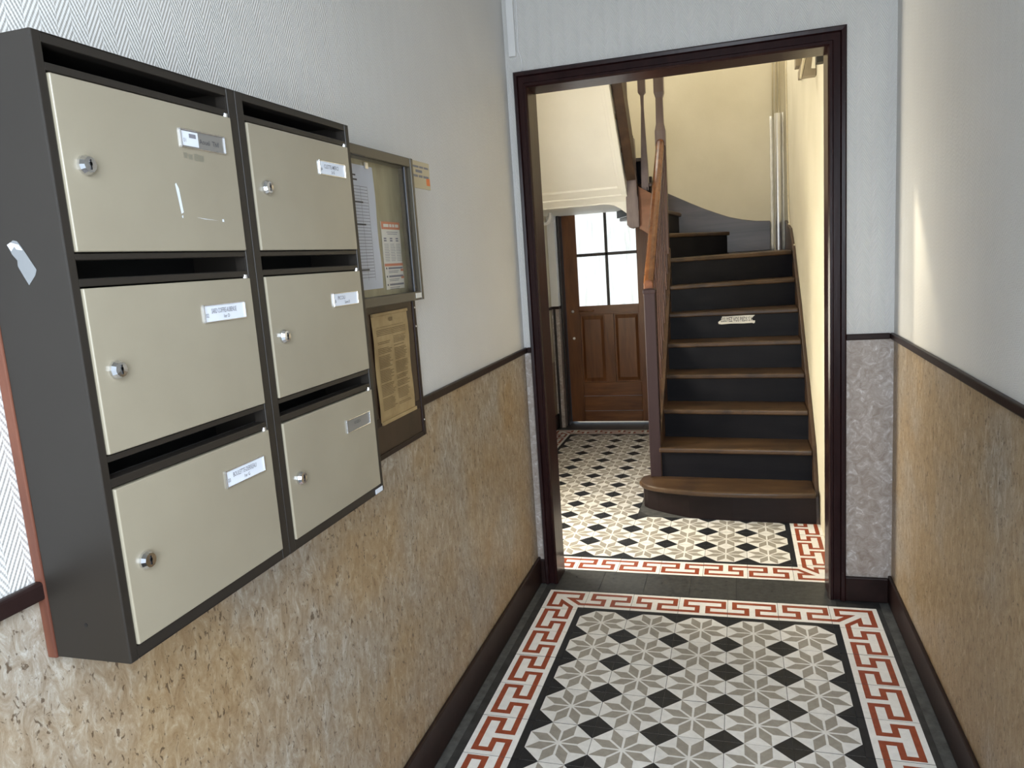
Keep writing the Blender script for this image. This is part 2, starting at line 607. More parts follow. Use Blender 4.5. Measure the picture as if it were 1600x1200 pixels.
trim('dark dado rail on the left wall', (XL, XL + 0.014, YB, YF, 1.088, 1.114))
trim('dark dado rail on the right wall', (XR - 0.014, XR, YB, YF, 1.097, 1.122))
trim('short dark dado rail left of the doorway', (XL + 0.014, -0.32, YF - 0.012, YF, 1.090, 1.114))
trim('short dark dado rail right of the doorway', (0.975, XR - 0.014, YF - 0.012, YF, 1.098, 1.122))
trim('dark dado rail on the stair hall left wall', (H2L, H2L + 0.012, 1.70, 3.58, 1.06, 1.085))
for nm, lb, b in (('baseboard_left', 'dark baseboard along the left wall', (XL, XL + 0.013, YB, YF, 0, 0.125)),
                  ('baseboard_right', 'dark baseboard along the right wall', (XR - 0.013, XR, YB, YF, 0, 0.115)),
                  ('baseboard_far_right', 'dark baseboard right of the doorway', (0.955, XR - 0.013, YF - 0.018, YF, 0, 0.105)),
                  ('baseboard_far_left', 'dark baseboard left of the doorway', (XL + 0.013, -0.305, YF - 0.018, YF, 0, 0.115)),
                  ('baseboard_stairhall', 'dark baseboard on the stair hall left wall', (H2L, H2L + 0.012, 0.5, 3.78, 0, 0.13))):
    MB().box(*b, 'satin_brown').build(nm, bevel=0.004, kind='structure', label=lb)
trim('dark upright trim beside the back door pier', (-0.985, -0.965, 3.565, 3.58, 0.0, 1.06), mat='dark_frame')

# door casing: mitred profile swept round the opening (offset outward, y)
PROF = [(0.0, YF + 0.14), (0.0, 0.352), (0.006, 0.343), (0.016, 0.343), (0.020, 0.350), (0.044, 0.350), (0.048, 0.337), (0.060, 0.335), (0.066, 0.342), (0.066, YF), (0.02, YF), (0.02, YF + 0.14)]
casing = empty('trim_%d' % (n_trim + 1), (0.32, 0.42, 0), kind='structure', label='glossy dark brown casing around the open doorway')
n_trim += 1


def casing_part(name, pa, pb):
    m = MB()
    n = len(PROF)
    vs = [pa(d, y) for d, y in PROF] + [pb(d, y) for d, y in PROF]
    fs = [(i, (i + 1) % n, n + (i + 1) % n, n + i) for i in range(n)] + [list(range(n)), list(range(n, 2 * n))[::-1]]
    m.faces(vs, fs, 'gloss_brown')
    o = m.build(name)
    return put(o, casing)


WL, WR = 0.85, 1.0
casing_part('casing_jamb', lambda d, y: (OX0 - d * WL, y, 0), lambda d, y: (OX0 - d * WL, y, OZ + d))
casing_part('casing_jamb', lambda d, y: (OX1 + d * WR, y, 0), lambda d, y: (OX1 + d * WR, y, OZ + d))
casing_part('casing_head', lambda d, y: (OX0 - d * WL, y, OZ + d), lambda d, y: (OX1 + d * WR, y, OZ + d))
for x0, x1 in ((OX0 - 0.046, OX0 - 0.012), (OX1 + 0.016, OX1 + 0.050)):
    pass

# ================================================================== FLOOR TILES
T = 0.2
G = 0.0008


def star_mesh():
    m = MB()
    h = T / 2 - G
    m.box(-h, h, -h, h, -0.006, -0.00016, 'slab_dark')
    m.quad([(-h, -h, 0), (h, -h, 0), (h, h, 0), (-h, h, 0)], 'tile_white')
    z = 0.00022
    c = 0.2929 * T
    for sx_ in (-1, 1):
        for sy_ in (-1, 1):
            m.quad([(sx_ * h, sy_ * h, z), (sx_ * (h - c), sy_ * h, z), (sx_ * h, sy_ * (h - c), z)], 'tile_black')
    a = math.radians(22.5)
    R = h / math.cos(a) * 0.985
    g = 0.0035
    p0 = g / math.sin(a)
    p1 = R
    mid = (p0 + p1) / 2
    w = (mid - p0) * math.tan(a) * 0.98
    for q in range(8):
        t = a + q * math.pi / 4
        ex, ey = (math.cos(t), math.sin(t)), (-math.sin(t), math.cos(t))
        pts = [(p0, 0), (mid, -w), (p1, 0), (mid, w)]
        m.quad([(ex[0] * p + ey[0] * s, ex[1] * p + ey[1] * s, z) for p, s in pts], 'tile_taupe')
    return m.mesh('star_tile')


BW, BB = 0.157, 0.025       # white band and the black line on its inner side


def border_mesh():
    """runs along +X, outer side +Y; origin at inner-left corner"""
    m = MB()
    m.box(G, T - G, G, BB + BW, -0.006, 0.0, 'tile_black')
    z = 0.00016
    m.quad([(G, BB, z), (T - G, BB, z), (T - G, BB + BW, z), (G, BB + BW, z)], 'tile_cream')
    z = 0.00032
    lw = 0.0195

    def bar(a, b, c, d):
        m.quad([(a, c + BB, z), (b, c + BB, z), (b, d + BB, z), (a, d + BB, z)], 'tile_red')
    k = lw / 2
    ti, tm, to = 0.030, 0.0785, 0.129
    s1, s2, s3, s4 = 0.028, 0.077, 0.120, 0.184
    bar(G, s2 + k, ti - k, ti + k)
    bar(s2 - k, s2 + k, ti + k, tm + k)
    bar(s1 - k, s2 - k, tm - k, tm + k)
    bar(s1 - k, s1 + k, tm + k, to - k)
    bar(s1 - k, s4 + k, to - k, to + k)
    bar(s4 - k, s4 + k, tm - k, to - k)
    bar(s3 - k, s4 - k, tm - k, tm + k)
    bar(s3 - k, s3 + k, ti - k, tm - k)
    bar(s3 + k, T - G, ti - k, ti + k)
    return m.mesh('border_tile')


def corner_mesh():
    """square corner, inner corner at origin, outer corner at (+,+)"""
    m = MB()
    e = BB + BW
    m.box(G, e, G, e, -0.006, 0.0, 'tile_black')
    z = 0.00016
    m.quad([(G, BB, z), (BB, BB, z), (BB, G, z), (e, G, z), (e, e, z), (G, e, z)], 'tile_cream')
    z = 0.00032

    def poly(pts):
        m.quad([(a, b, z) for a, b in pts], 'tile_red')
        m.quad([(b, a, z) for a, b in pts][::-1], 'tile_red')
    poly([(0.018, 0.144), (0.144, 0.144), (0.164, 0.164), (0.018, 0.164)])
    poly([(0.018, 0.113), (0.038, 0.113), (0.038, 0.144), (0.018, 0.144)])
    poly([(0.018, 0.113), (0.095, 0.113), (0.027, 0.045), (G, 0.045), (G, 0.065), (0.020, 0.065), (0.049, 0.094), (0.018, 0.094)])
    return m.mesh('corner_tile')


def slate_mesh(sx_, sy_, name='threshold_tile'):
    return MB().box(-sx_ / 2 + G, sx_ / 2 - G, -sy_ / 2 + G, sy_ / 2 - G, -0.006, 0, 'tile_slate').mesh(name)


ME_STAR, ME_BORDER, ME_CORNER = star_mesh(), border_mesh(), corner_mesh()


def lay(name, me, x, y, rz=0.0):
    o = D.objects.new(name, me)
    COL.objects.link(o)
    o.parent = floor
    o.location = (x, y, random.uniform(-0.0005, 0.0004))
    o.rotation_euler = (random.uniform(-1, 1) * 0.0012, random.uniform(-1, 1) * 0.0012, rz)
    return o


# entrance hall carpet of stars
NROW = 14
for j in range(NROW):
    for i in range(5):
        lay('star_tile', ME_STAR, i * T, -j * T, random.choice((0, 1, 2, 3)) * math.pi / 2)
BI0, BI1, BIY = -0.1, 0.9, 0.1
for i in range(5):
    lay('border_tile', ME_BORDER, BI0 + i * T, BIY)
for j in range(NROW):
    lay('border_tile', ME_BORDER, BI1, BIY - j * T, -math.pi / 2)
    lay('border_tile', ME_BORDER, BI0, BIY - (j + 1) * T, math.pi / 2)
lay('corner_tile', ME_CORNER, BI1, BIY)
lay('corner_tile', ME_CORNER, BI0, BIY, math.pi / 2)
# slate threshold pieces in the doorway
th = slate_mesh(0.2, 0.232)
for i in range(6):
    lay('threshold_tile', th, -0.165 + i * 0.2, 0.3995)
# cement along the walls
MB().box(-0.342, -0.312, YB, 0.342, -0.006, -0.0006, 'cement_grey').build('cement_strip', floor)
MB().box(1.103, 1.137, YB, 0.342, -0.006, -0.0006, 'cement_grey').build('cement_strip', floor)

# stair hall carpet
SX0, SY0 = 0.685, 0.799
for i in range(8):
    for j in range(13):
        x, y = SX0 - i * T, SY0 + j * T
        if x > -0.01 and y > 1.25:
            continue
        lay('star_tile', ME_STAR, x, y, random.choice((0, 1, 2, 3)) * math.pi / 2)
HI0, HI1, HY0, HY1 = SX0 - 7.5 * T, SX0 + T / 2, SY0 - T / 2, SY0 + 12.5 * T
for i in range(8):
    lay('border_tile', ME_BORDER, HI1 - i * T, HY0, math.pi)
    if i > 3:
        lay('border_tile', ME_BORDER, HI1 - (i + 1) * T, HY1)
for j in range(3):
    lay('border_tile', ME_BORDER, HI1, HY0 + (j + 1) * T, -math.pi / 2)
for j in range(13):
    lay('border_tile', ME_BORDER, HI0, HY0 + j * T, math.pi / 2)
lay('corner_tile', ME_CORNER, HI1, HY0, -math.pi / 2)
lay('corner_tile', ME_CORNER, HI0, HY0, math.pi)
lay('corner_tile', ME_CORNER, HI0, HY1, math.pi / 2)
sl = slate_mesh(0.24, 0.285)
for i in range(4):
    lay('threshold_tile', sl, -0.845 + i * 0.24, 3.626)
cem = MB()
cem.prism([(-0.012, 1.72), (-0.012, 1.40), (0.06, 1.312), (0.30, 1.302), (0.81, 1.302), (0.955, 1.302), (0.955, 1.42), (0.2, 1.50), (0.06, 1.72)], 0.005, 'cement_grey', 'XY', -0.0055)
cem.build('cement_strip', floor)

# ================================================================== STAIRCASE
stair = empty('staircase', (0.53, 1.30, 0), label='old dark wooden winding staircase with handrail behind the open doorway', cat='staircase')
SXL, SXR = 0.105, 0.945
NOSE = {1: (0.180, 1.30, 1.235), 2: (0.359, 1.485, 1.440), 3: (0.536, 1.750, 1.670), 4: (0.714, 1.990, 1.910),
        5: (0.891, 2.185, 2.140), 6: (1.072, 2.395, 2.370), 7: (1.256, 2.510, 2.660), 8: (1.442, 2.630, 2.900)}


def nose_line(n, dy=0.0):
    z, a, b = NOSE[n]
    s = (b - a) / (0.935 - 0.118)
    return (a + s * (SXL - 0.118) + dy, b + s * (SXR - 0.935) + dy)


def sp(o):
    return put(o, stair)


TH = 0.030
# first step with its rounded end
curve1 = [(-0.008, 1.414), (0.012, 1.365), (0.042, 1.329), (0.095, 1.294), (0.156, 1.269), (0.299, 1.234), (0.420, 1.221), (0.523, 1.216), (0.752, 1.220), (SXR, 1.238)]
t1 = MB().prism(curve1 + [(SXR, 1.56), (0.05, 1.56), (0.0, 1.50)], TH, 'tread_wood', 'XY', 0.180 - TH)
sp(t1.build('tread', bevel=0.010, seg=3))
r1 = [(-0.004, 1.56), (0.008, 1.497), (0.035, 1.470), (0.097, 1.446), (0.18, 1.425), (0.283, 1.408), (0.40, 1.392), (0.518, 1.381), (0.75, 1.372), (SXR, 1.368)]
r1 = [(a, b - 0.105 * max(0.0, min(1.0, (a + 0.02) / 0.3)) * 1.0) for a, b in r1]
sp(MB().prism(r1 + [(SXR, 1.55)], 0.150, 'riser_first', 'XY', 0.0).build('riser'))
for n in range(2, 9):
    z = NOSE[n][0]
    zp = NOSE[n - 1][0]
    fl, fr = nose_line(n)
    # riser board
    rl, rr_ = nose_line(n, 0.028)
    sp(MB().prism([(SXL, rl), (SXR, rr_), (SXR, rr_ + 0.02), (SXL, rl + 0.02)], z - TH - zp, 'riser_paint', 'XY', zp).build('riser'))
    if n < 8:
        bl, br = nose_line(n + 1, 0.045)
        poly = [(SXL, fl), (SXR, fr), (SXR, br), (SXL, bl)]
    else:
        poly = [(SXL, fl), (SXR, fr), (SXR, H2B), (0.49, H2B), (0.10, 2.72)]
    # slightly worn front edge
    mids = []
    for k_ in (0.25, 0.5, 0.75):
        mids.append((poly[0][0] + (poly[1][0] - poly[0][0]) * k_, poly[0][1] + (poly[1][1] - poly[0][1]) * k_ + random.uniform(-0.004, 0.006)))
    poly = [poly[0]] + mids + poly[1:]
    sp(MB().prism(poly, TH, 'tread_wood', 'XY', z - TH).build('tread', bevel=0.009, seg=3))
# winders turning left against the back wall
WN = [(1.620, (0.50, H2B)), (1.802, (0.105, H2B)), (1.984, (-0.40, H2B)), (2.166, (H2L, 3.62)), (2.348, (H2L, 3.05))]
piv = (0.085, 2.72)
ends = [w[1] for w in WN]
for k_, (z, e) in enumerate(WN):
    zp = 1.442 if k_ == 0 else WN[k_ - 1][0]
    pv = (piv[0] - 0.052 * k_, piv[1] + 0.01 * (k_ % 2))
    dv = Vector((e[0] - pv[0], e[1] - pv[1])).normalized()
    nn = Vector((dv.y, -dv.x)) * 0.022
    sp(MB().prism([(pv[0], pv[1]), (e[0], e[1]), (e[0] + nn.x * -1, e[1] + nn.y * -1), (pv[0] - nn.x, pv[1] - nn.y)], z - TH - zp + 0.001, 'riser_paint', 'XY', zp).build('riser'))
    if k_ < len(WN) - 1:
        e2 = ends[k_ + 1]
        poly = [(pv[0] + nn.x, pv[1] + nn.y), (min(e[0] + nn.x, H2R), min(e[1], H2B) if k_ != 3 else e[1])]
        if k_ == 2:
            poly.append((H2L, H2B))
        poly += [e2, (pv[0] - 0.055, pv[1])]
        sp(MB().prism(poly, TH, 'tread_wood', 'XY', z - TH).build('tread', bevel=0.008))
# wall string on the back wall, top edge curving up to the left
top = [(0.832, 1.682), (0.72, 1.690), (0.615, 1.709), (0.51, 1.738), (0.412, 1.778), (0.31, 1.823), (0.208, 1.874), (0.12, 1.920), (0.027, 1.969), (-0.12, 2.06), (-0.40, 2.24), (-0.98, 2.62)]
bot = [(-0.98, 2.32), (-0.40, 1.98), (-0.12, 1.87), (0.10, 1.64), (0.49, 1.446), (0.832, 1.446)]
sp(MB().prism(top + bot, -0.024, 'string_grey', 'XZ', H2B).build('wall_string', bevel=0.004))
# wall string on the right wall
pts = [(1.26, 0.0)]
up_ = [(1.30, 0.14), (1.44, 0.385), (1.67, 0.562), (1.91, 0.742), (2.14, 0.918), (2.37, 1.10), (2.66, 1.285), (2.90, 1.46), (3.2, 1.60), (3.76, 1.675)]
lo_ = [(3.76, 1.41), (2.9, 1.2), (2.0, 0.5), (1.4, 0.0)]
sp(MB().prism(pts + up_ + lo_, 0.020, 'string_dark', 'YZ', 0.944).build('wall_string', bevel=0.003))
# outer string under the handrail
up_ = [(1.50, 0.36), (1.53, 0.44), (1.80, 0.62), (2.05, 0.82), (2.25, 1.00), (2.45, 1.19), (2.58, 1.36), (2.66, 1.52)]
lo_ = [(2.66, 1.10), (2.45, 0.80), (1.90, 0.30), (1.60, 0.0), (1.50, 0.0)]
sp(MB().prism(up_ + lo_, 0.045, 'string_dark', 'YZ', 0.072).build('outer_string', bevel=0.004))
# panelling closing the space under the first flight
sp(MB().prism([(1.62, 0.0), (2.62, 0.0), (2.62, 1.02), (2.44, 0.78), (1.90, 0.29)], 0.016, 'baluster_brown', 'YZ', 0.082).build('under_stair_panel'))
# bottom newel
nw = MB()
nw.post(0.082, 1.532, [(0.180, 0.033), (1.262, 0.033), (1.268, 0.037), (1.283, 0.037), (1.292, 0.030)], 'newel_mauve')
sp(nw.build('newel_post', bevel=0.004))
# handrail of the first flight
ha, hb = Vector((0.076, 1.525, 1.290)), Vector((0.072, 2.640, 2.215))
hp = [(-0.027, -0.008), (-0.027, 0.030), (-0.018, 0.047), (0.0, 0.053), (0.018, 0.047), (0.027, 0.030), (0.027, -0.008), (0.018, -0.016), (-0.018, -0.016)]
hr = MB()
vs = [ha + Vector((a, 0, b)) for a, b in hp] + [hb + Vector((a, 0, b)) for a, b in hp]
n_ = len(hp)
hr.faces(vs, [(i, (i + 1) % n_, n_ + (i + 1) % n_, n_ + i) for i in range(n_)] + [list(range(n_)), list(range(n_, 2 * n_))[::-1]], 'handrail_red')
sp(hr.build('handrail', bevel=0.004))
# balusters between string and handrail
for k_ in range(9):
    y = 1.63 + k_ * 0.112
    zt = 1.290 + (y - 1.525) * (2.215 - 1.290) / 1.115 - 0.012
    zb = [u_ for u_ in (0.48 + (y - 1.60) * 0.93,)][0]
    sp(MB().post(0.088, y, [(zb, 0.015), (zb + 0.12, 0.015), (zb + 0.16, 0.010), (zt - 0.16, 0.010), (zt - 0.12, 0.015), (zt, 0.015)], 'baluster_brown').build('baluster'))
# upper newel with chamfered shaft
nu = MB()
nu.post(0.073, 2.672, [(1.10, 0.034), (2.22, 0.034)], 'baluster_brown')
nu.post(0.073, 2.672, [(2.22, 0.036), (2.32, 0.036), (2.37, 0.026), (2.54, 0.024), (2.575, 0.034), (2.75, 0.034)], 'newel_pale')
sp(nu.build('newel_post', bevel=0.003))
# slender tapering post behind it
nb = MB()
nb.post(-0.052, 2.74, [(1.93, 0.026), (2.10, 0.024), (2.50, 0.010), (2.585, 0.012), (2.605, 0.026), (2.80, 0.026)], 'newel_pale')
sp(nb.build('newel_post', bevel=0.003))
# pendant newel at the foot of the second flight
npd = MB()
npd.prism([(-0.185, 1.905), (-0.185, 1.700), (-0.168, 1.680), (-0.150, 1.672), (-0.125, 1.680), (-0.098, 1.680), (-0.098, 1.88), (-0.104, 1.905), (-0.115, 2.30), (-0.175, 2.30), (-0.176, 1.915)], 0.085, 'newel_pale', 'XZ', 2.665)
sp(npd.build('newel_post', bevel=0.004))
# curved well string between the newels
ws = MB()
ws.hexa([(-0.10, 2.700, 1.668), (0.045, 2.668, 1.570), (0.045, 2.668, 1.875), (-0.10, 2.700, 1.966)],
        [(-0.10, 2.735, 1.668), (0.045, 2.703, 1.570), (0.045, 2.703, 1.875), (-0.10, 2.735, 1.966)], 'panel_rust')
sp(ws.build('well_string', bevel=0.004))
# string of the second flight, rising towards the doorway
SL = 1.08
s2 = MB()
s2.prism([(2.60, 2.00), (2.60, 2.22), (1.45, 2.22 + 1.15 * SL), (1.45, 2.00 + 1.15 * SL)], 0.066, 'string_dark', 'YZ', -0.168)
sp(s2.build('outer_string', bevel=0.004))
# balusters on the second flight
for k_ in range(5):
    y = 2.50 - k_ * 0.2
    z = 2.21 + (2.60 - y) * SL
    sp(MB().post(-0.135, y, [(z, 0.010), (z + 0.8, 0.010)], 'newel_pale').build('baluster'))
# treads of the second flight above the soffit
for k_ in range(6):
    y = 2.66 - k_ * 0.19
    z = 2.18 + k_ * 0.19
    sp(MB().box(H2L, -0.168, y - 0.22, y, z, z + TH, 'tread_wood').build('tread'))
# sloping white soffit with flat mouldings
so = MB()
zs = lambda y: 1.905 + (2.68 - y) * 1.035
so.prism([(2.70, zs(2.70)), (1.45, zs(1.45)), (1.45, zs(1.45) + 0.10), (2.70, zs(2.70) + 0.10)], 0.825, 'white_paint', 'YZ', H2L)
sp(so.build('soffit'))
for (xa, xb, ya, yb, t_) in ((-0.235, -0.176, 2.695, 1.45, 0.012), (H2L, -0.176, 2.695, 2.615, 0.014), (-0.215, -0.176, 2.695, 1.45, 0.020), (H2L, -0.176, 2.695, 2.655, 0.022)):
    mo = MB()
    mo.prism([(ya, zs(ya) - t_), (yb, zs(yb) - t_), (yb, zs(yb) + 0.01), (ya, zs(ya) + 0.01)], xb - xa, 'white_paint', 'YZ', xa)
    sp(mo.build('soffit_moulding', bevel=0.003))
# white underside below the winders with a coved end
un = MB()
cove = [(H2L, 1.860), (-0.36, 1.860), (-0.315, 1.857), (-0.275, 1.846), (-0.235, 1.822), (-0.190, 1.785)]
un.prism(cove + [(-0.180, 1.785), (-0.180, 1.935), (H2L, 1.935)], H2B - 0.026 - 2.695, 'white_paint', 'XZ', 2.695)
sp(un.build('winder_underside'))
# landing at the head of the second flight
sp(MB().box(H2L, -0.168, 1.22, 1.45, 3.18, 3.33, 'white_paint').build('upper_landing'))

# torn paper strip pasted on the sixth riser
s6 = (NOSE[6][2] - NOSE[6][1]) / 0.817
y6 = lambda x: NOSE[6][1] + s6 * (x - 0.118) + 0.028
strip = [(0.438, 0.986), (0.455, 0.982), (0.52, 0.985), (0.60, 0.983), (0.655, 0.985), (0.664, 0.980), (0.672, 0.985), (0.674, 0.999), (0.660, 1.001), (0.652, 1.013), (0.662, 1.026), (0.674, 1.036), (0.62, 1.037), (0.56, 1.036), (0.49, 1.034), (0.462, 1.034), (0.458, 1.020), (0.450, 1.008), (0.436, 0.999)]
st_ = MB()
st_.faces([(x, y6(x) - 0.0004, z) for x, z in strip] + [(x, y6(x) - 0.0012, z) for x, z in strip],
          [list(range(len(strip)))[::-1], list(range(len(strip), 2 * len(strip)))] + [(i, (i + 1) % len(strip), len(strip) + (i + 1) % len(strip), len(strip) + i) for i in range(len(strip))], 'paper_white')
st_ = st_.build('paper_sign', label='torn white paper strip with black capitals pasted on a stair riser', cat='sign')
lettering('ESSUYEZ VOS PIEDS S.V.', 0.042, (0.452, y6(0.452) - 0.0020, 0.998), (1, s6, 0), (0, 0, 1), 'ink', 'lettering', st_, 0.0004, 0.47)

# ================================================================== BACK DOOR
door = empty('door_1', (-0.53, 3.775, 0), kind='structure', label='brown wooden back door with four frosted panes above two panels')


def dp(o):
    return put(o, door)


DY = 3.770
fr = MB()
lx0, lx1 = -0.912, -0.142
fr.box(lx0, -0.790, DY, DY + 0.04, 0.012, 2.09, 'door_wood')
fr.box(-0.265, lx1, DY, DY + 0.04, 0.012, 2.09, 'door_wood')
fr.box(-0.790, -0.265, DY, DY + 0.04, 0.985, 1.062, 'door_wood_h')
fr.box(-0.790, -0.265, DY, DY + 0.04, 1.93, 2.09, 'door_wood_h')
fr.box(-0.572, -0.488, DY, DY + 0.04, 0.372, 0.985, 'door_wood')
dp(fr.build('stiles_and_rails', bevel=0.003))
for z0_, z1_ in ((0.012, 0.108), (0.111, 0.245), (0.248, 0.372)):
    dp(MB().box(-0.790, -0.265, DY + 0.002, DY + 0.038, z0_, z1_, 'door_wood_h').build('bottom_board', bevel=0.004))
for xa, xb in ((-0.790, -0.572), (-0.488, -0.265)):
    pn = MB()
    pn.box(xa, xb, DY + 0.018, DY + 0.030, 0.372, 0.985, 'door_wood')
    a, b = xa + 0.035, xb - 0.035
    pn.hexa([(xa + 0.012, DY + 0.018, 0.384), (xb - 0.012, DY + 0.018, 0.384), (xb - 0.012, DY + 0.018, 0.973), (xa + 0.012, DY + 0.018, 0.973)],
            [(a, DY + 0.006, 0.415), (b, DY + 0.006, 0.415), (b, DY + 0.006, 0.94), (a, DY + 0.006, 0.94)], 'door_wood')
    dp(pn.build('panel'))
gb = MB()
gb.box(-0.5395, -0.5145, DY + 0.004, DY + 0.036, 1.062, 1.93, 'dark_frame')
gb.box(-0.790, -0.265, DY + 0.004, DY + 0.036, 1.496, 1.522, 'dark_frame')
dp(gb.build('glazing_bar', bevel=0.003))
for xa, xb in ((-0.790, -0.5395), (-0.5145, -0.265)):
    for za, zb in ((1.062, 1.496), (1.522, 1.93)):
        dp(MB().box(xa, xb, DY + 0.018, DY + 0.022, za, zb, 'frosted_pane').build('pane'))
hd = MB()
hd.tube([(-0.785, DY, 1.022), (-0.785, DY - 0.028, 1.022), (-0.775, DY - 0.035, 1.022), (-0.675, DY - 0.035, 1.020), (-0.665, DY - 0.028, 1.020), (-0.665, DY, 1.020)], 0.007, 'handrail_red', 8)
dp(hd.build('handle', smooth=True))
for z_ in (1.019, 0.777):
    dp(MB().lathe([(0, 0.013), (0.004, 0.013), (0.007, 0.008), (0.0072, 0.0)], (-0.852, DY, z_), (0, -1, 0), 'aluminium', 14).build('lock_rosette'))
dfm = MB()
dfm.box(-0.932, lx0 - 0.003, 3.66, H2B + 0.1, 0, 2.12, 'dark_frame')
dfm.box(lx1 + 0.003, -0.105, 3.70, H2B + 0.1, 0, 2.12, 'dark_frame')
dp(dfm.build('door_frame', bevel=0.003))

# ================================================================== MAILBOXES
MX = -0.215                # front face
MBK = -0.3385               # back against the board
MY0, MY1, MZ0, MZ1 = -2.145, -1.382, 1.004, 1.805
mail = empty('mailbox_bank', (-0.28, -1.76, 1.004), label='dark brown metal bank of six mailboxes with beige doors and chrome locks', cat='mailboxes')


def mp(o, par=None):
    return put(o, mail)


COLS = [(-2.131, -1.787), (-1.746, -1.398)]
SEAM = -1.7665
rowd = [(1.546, 1.758), (1.287, 1.501), (1.024, 1.241)]
rows_slot = [(1.770, 1.792), (1.513, 1.536), (1.255, 1.277)]
MT = 0.0025
shell = MB()
shell.box(MBK, MX, MY0, MY0 + 0.003, MZ0, MZ1, 'box_brown')
shell.box(MBK, MX, MY1 - 0.003, MY1, MZ0, MZ1, 'box_brown')
shell.box(MBK, MX, SEAM - 0.002, SEAM + 0.002, MZ0, MZ1, 'box_brown')
shell.box(MBK, MX, MY0 + 0.003, MY1 - 0.003, MZ0, MZ0 + 0.003, 'box_brown')
shell.box(MBK, MX, MY0 + 0.003, MY1 - 0.003, MZ1 - 0.003, MZ1, 'box_brown')
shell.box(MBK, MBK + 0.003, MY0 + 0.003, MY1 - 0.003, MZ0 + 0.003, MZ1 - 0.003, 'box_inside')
mp(shell.build('casing', bevel=0.001))
hole = MB().lathe([(0, 0.0028), (0.0006, 0.0028)], (-0.28, MY0 - 0.0004, 1.055), (0, 1, 0), 'keyhole_black', 10)
mp(hole.build('screw_hole'))
for ci, (ya, yb) in enumerate(COLS):
    L0 = MY0 + 0.0005 if ci == 0 else SEAM + 0.0012
    L1 = SEAM - 0.0012 if ci == 0 else MY1 - 0.0005
    stl = MB()
    stl.box(MX - 0.018, MX + 0.001, L0, ya, MZ0, MZ1, 'box_brown')
    mp(stl.build('stile', bevel=0.0015))
    stl = MB()
    stl.box(MX - 0.018, MX + 0.001, yb, L1, MZ0, MZ1, 'box_brown')
    mp(stl.build('stile', bevel=0.0015))
    rails = [(1.792, MZ1), (1.760, 1.770), (1.536, 1.5445), (1.503, 1.513), (1.277, 1.2855), (1.243, 1.255), (MZ0, 1.0225)]
    for z0_, z1_ in rails:
        mp(MB().box(MX - 0.020, MX, ya, yb, z0_, z1_, 'box_brown').build('rail', bevel=0.0012))
    for z0_, z1_ in rows_slot:
        # letter chute floor and dark inside
        ch = MB()
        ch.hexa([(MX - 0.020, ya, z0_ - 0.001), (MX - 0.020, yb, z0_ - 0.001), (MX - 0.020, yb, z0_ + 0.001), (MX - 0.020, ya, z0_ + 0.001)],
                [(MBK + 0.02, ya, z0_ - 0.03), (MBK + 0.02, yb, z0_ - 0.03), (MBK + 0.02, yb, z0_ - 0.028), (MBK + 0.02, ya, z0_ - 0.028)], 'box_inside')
        ch.box(MX - 0.020, MX - 0.004, ya, ya + 0.002, z0_, z1_, 'box_brown')
        ch.box(MX - 0.020, MX - 0.004, yb - 0.002, yb, z0_, z1_, 'box_brown')
        mp(ch.build('letter_slot'))
PL = [[('01', '', '', 'half'), ('02', 'SARD COFFRE-AUBENUE', '1er D', 'white'), ('03', 'BOULETTE-DERREAU', '1er G', 'white')],
      [('04', 'CLETTE-MERCI', '2e G', 'white'), ('05', 'PICOU', '2eme D', 'white'), ('', 'VOGELA', '', 'grey')]]
LOCKZ = [1.653, 1.394, 1.132]
ydir, zdir = (0, 1, 0), (0, 0, 1)
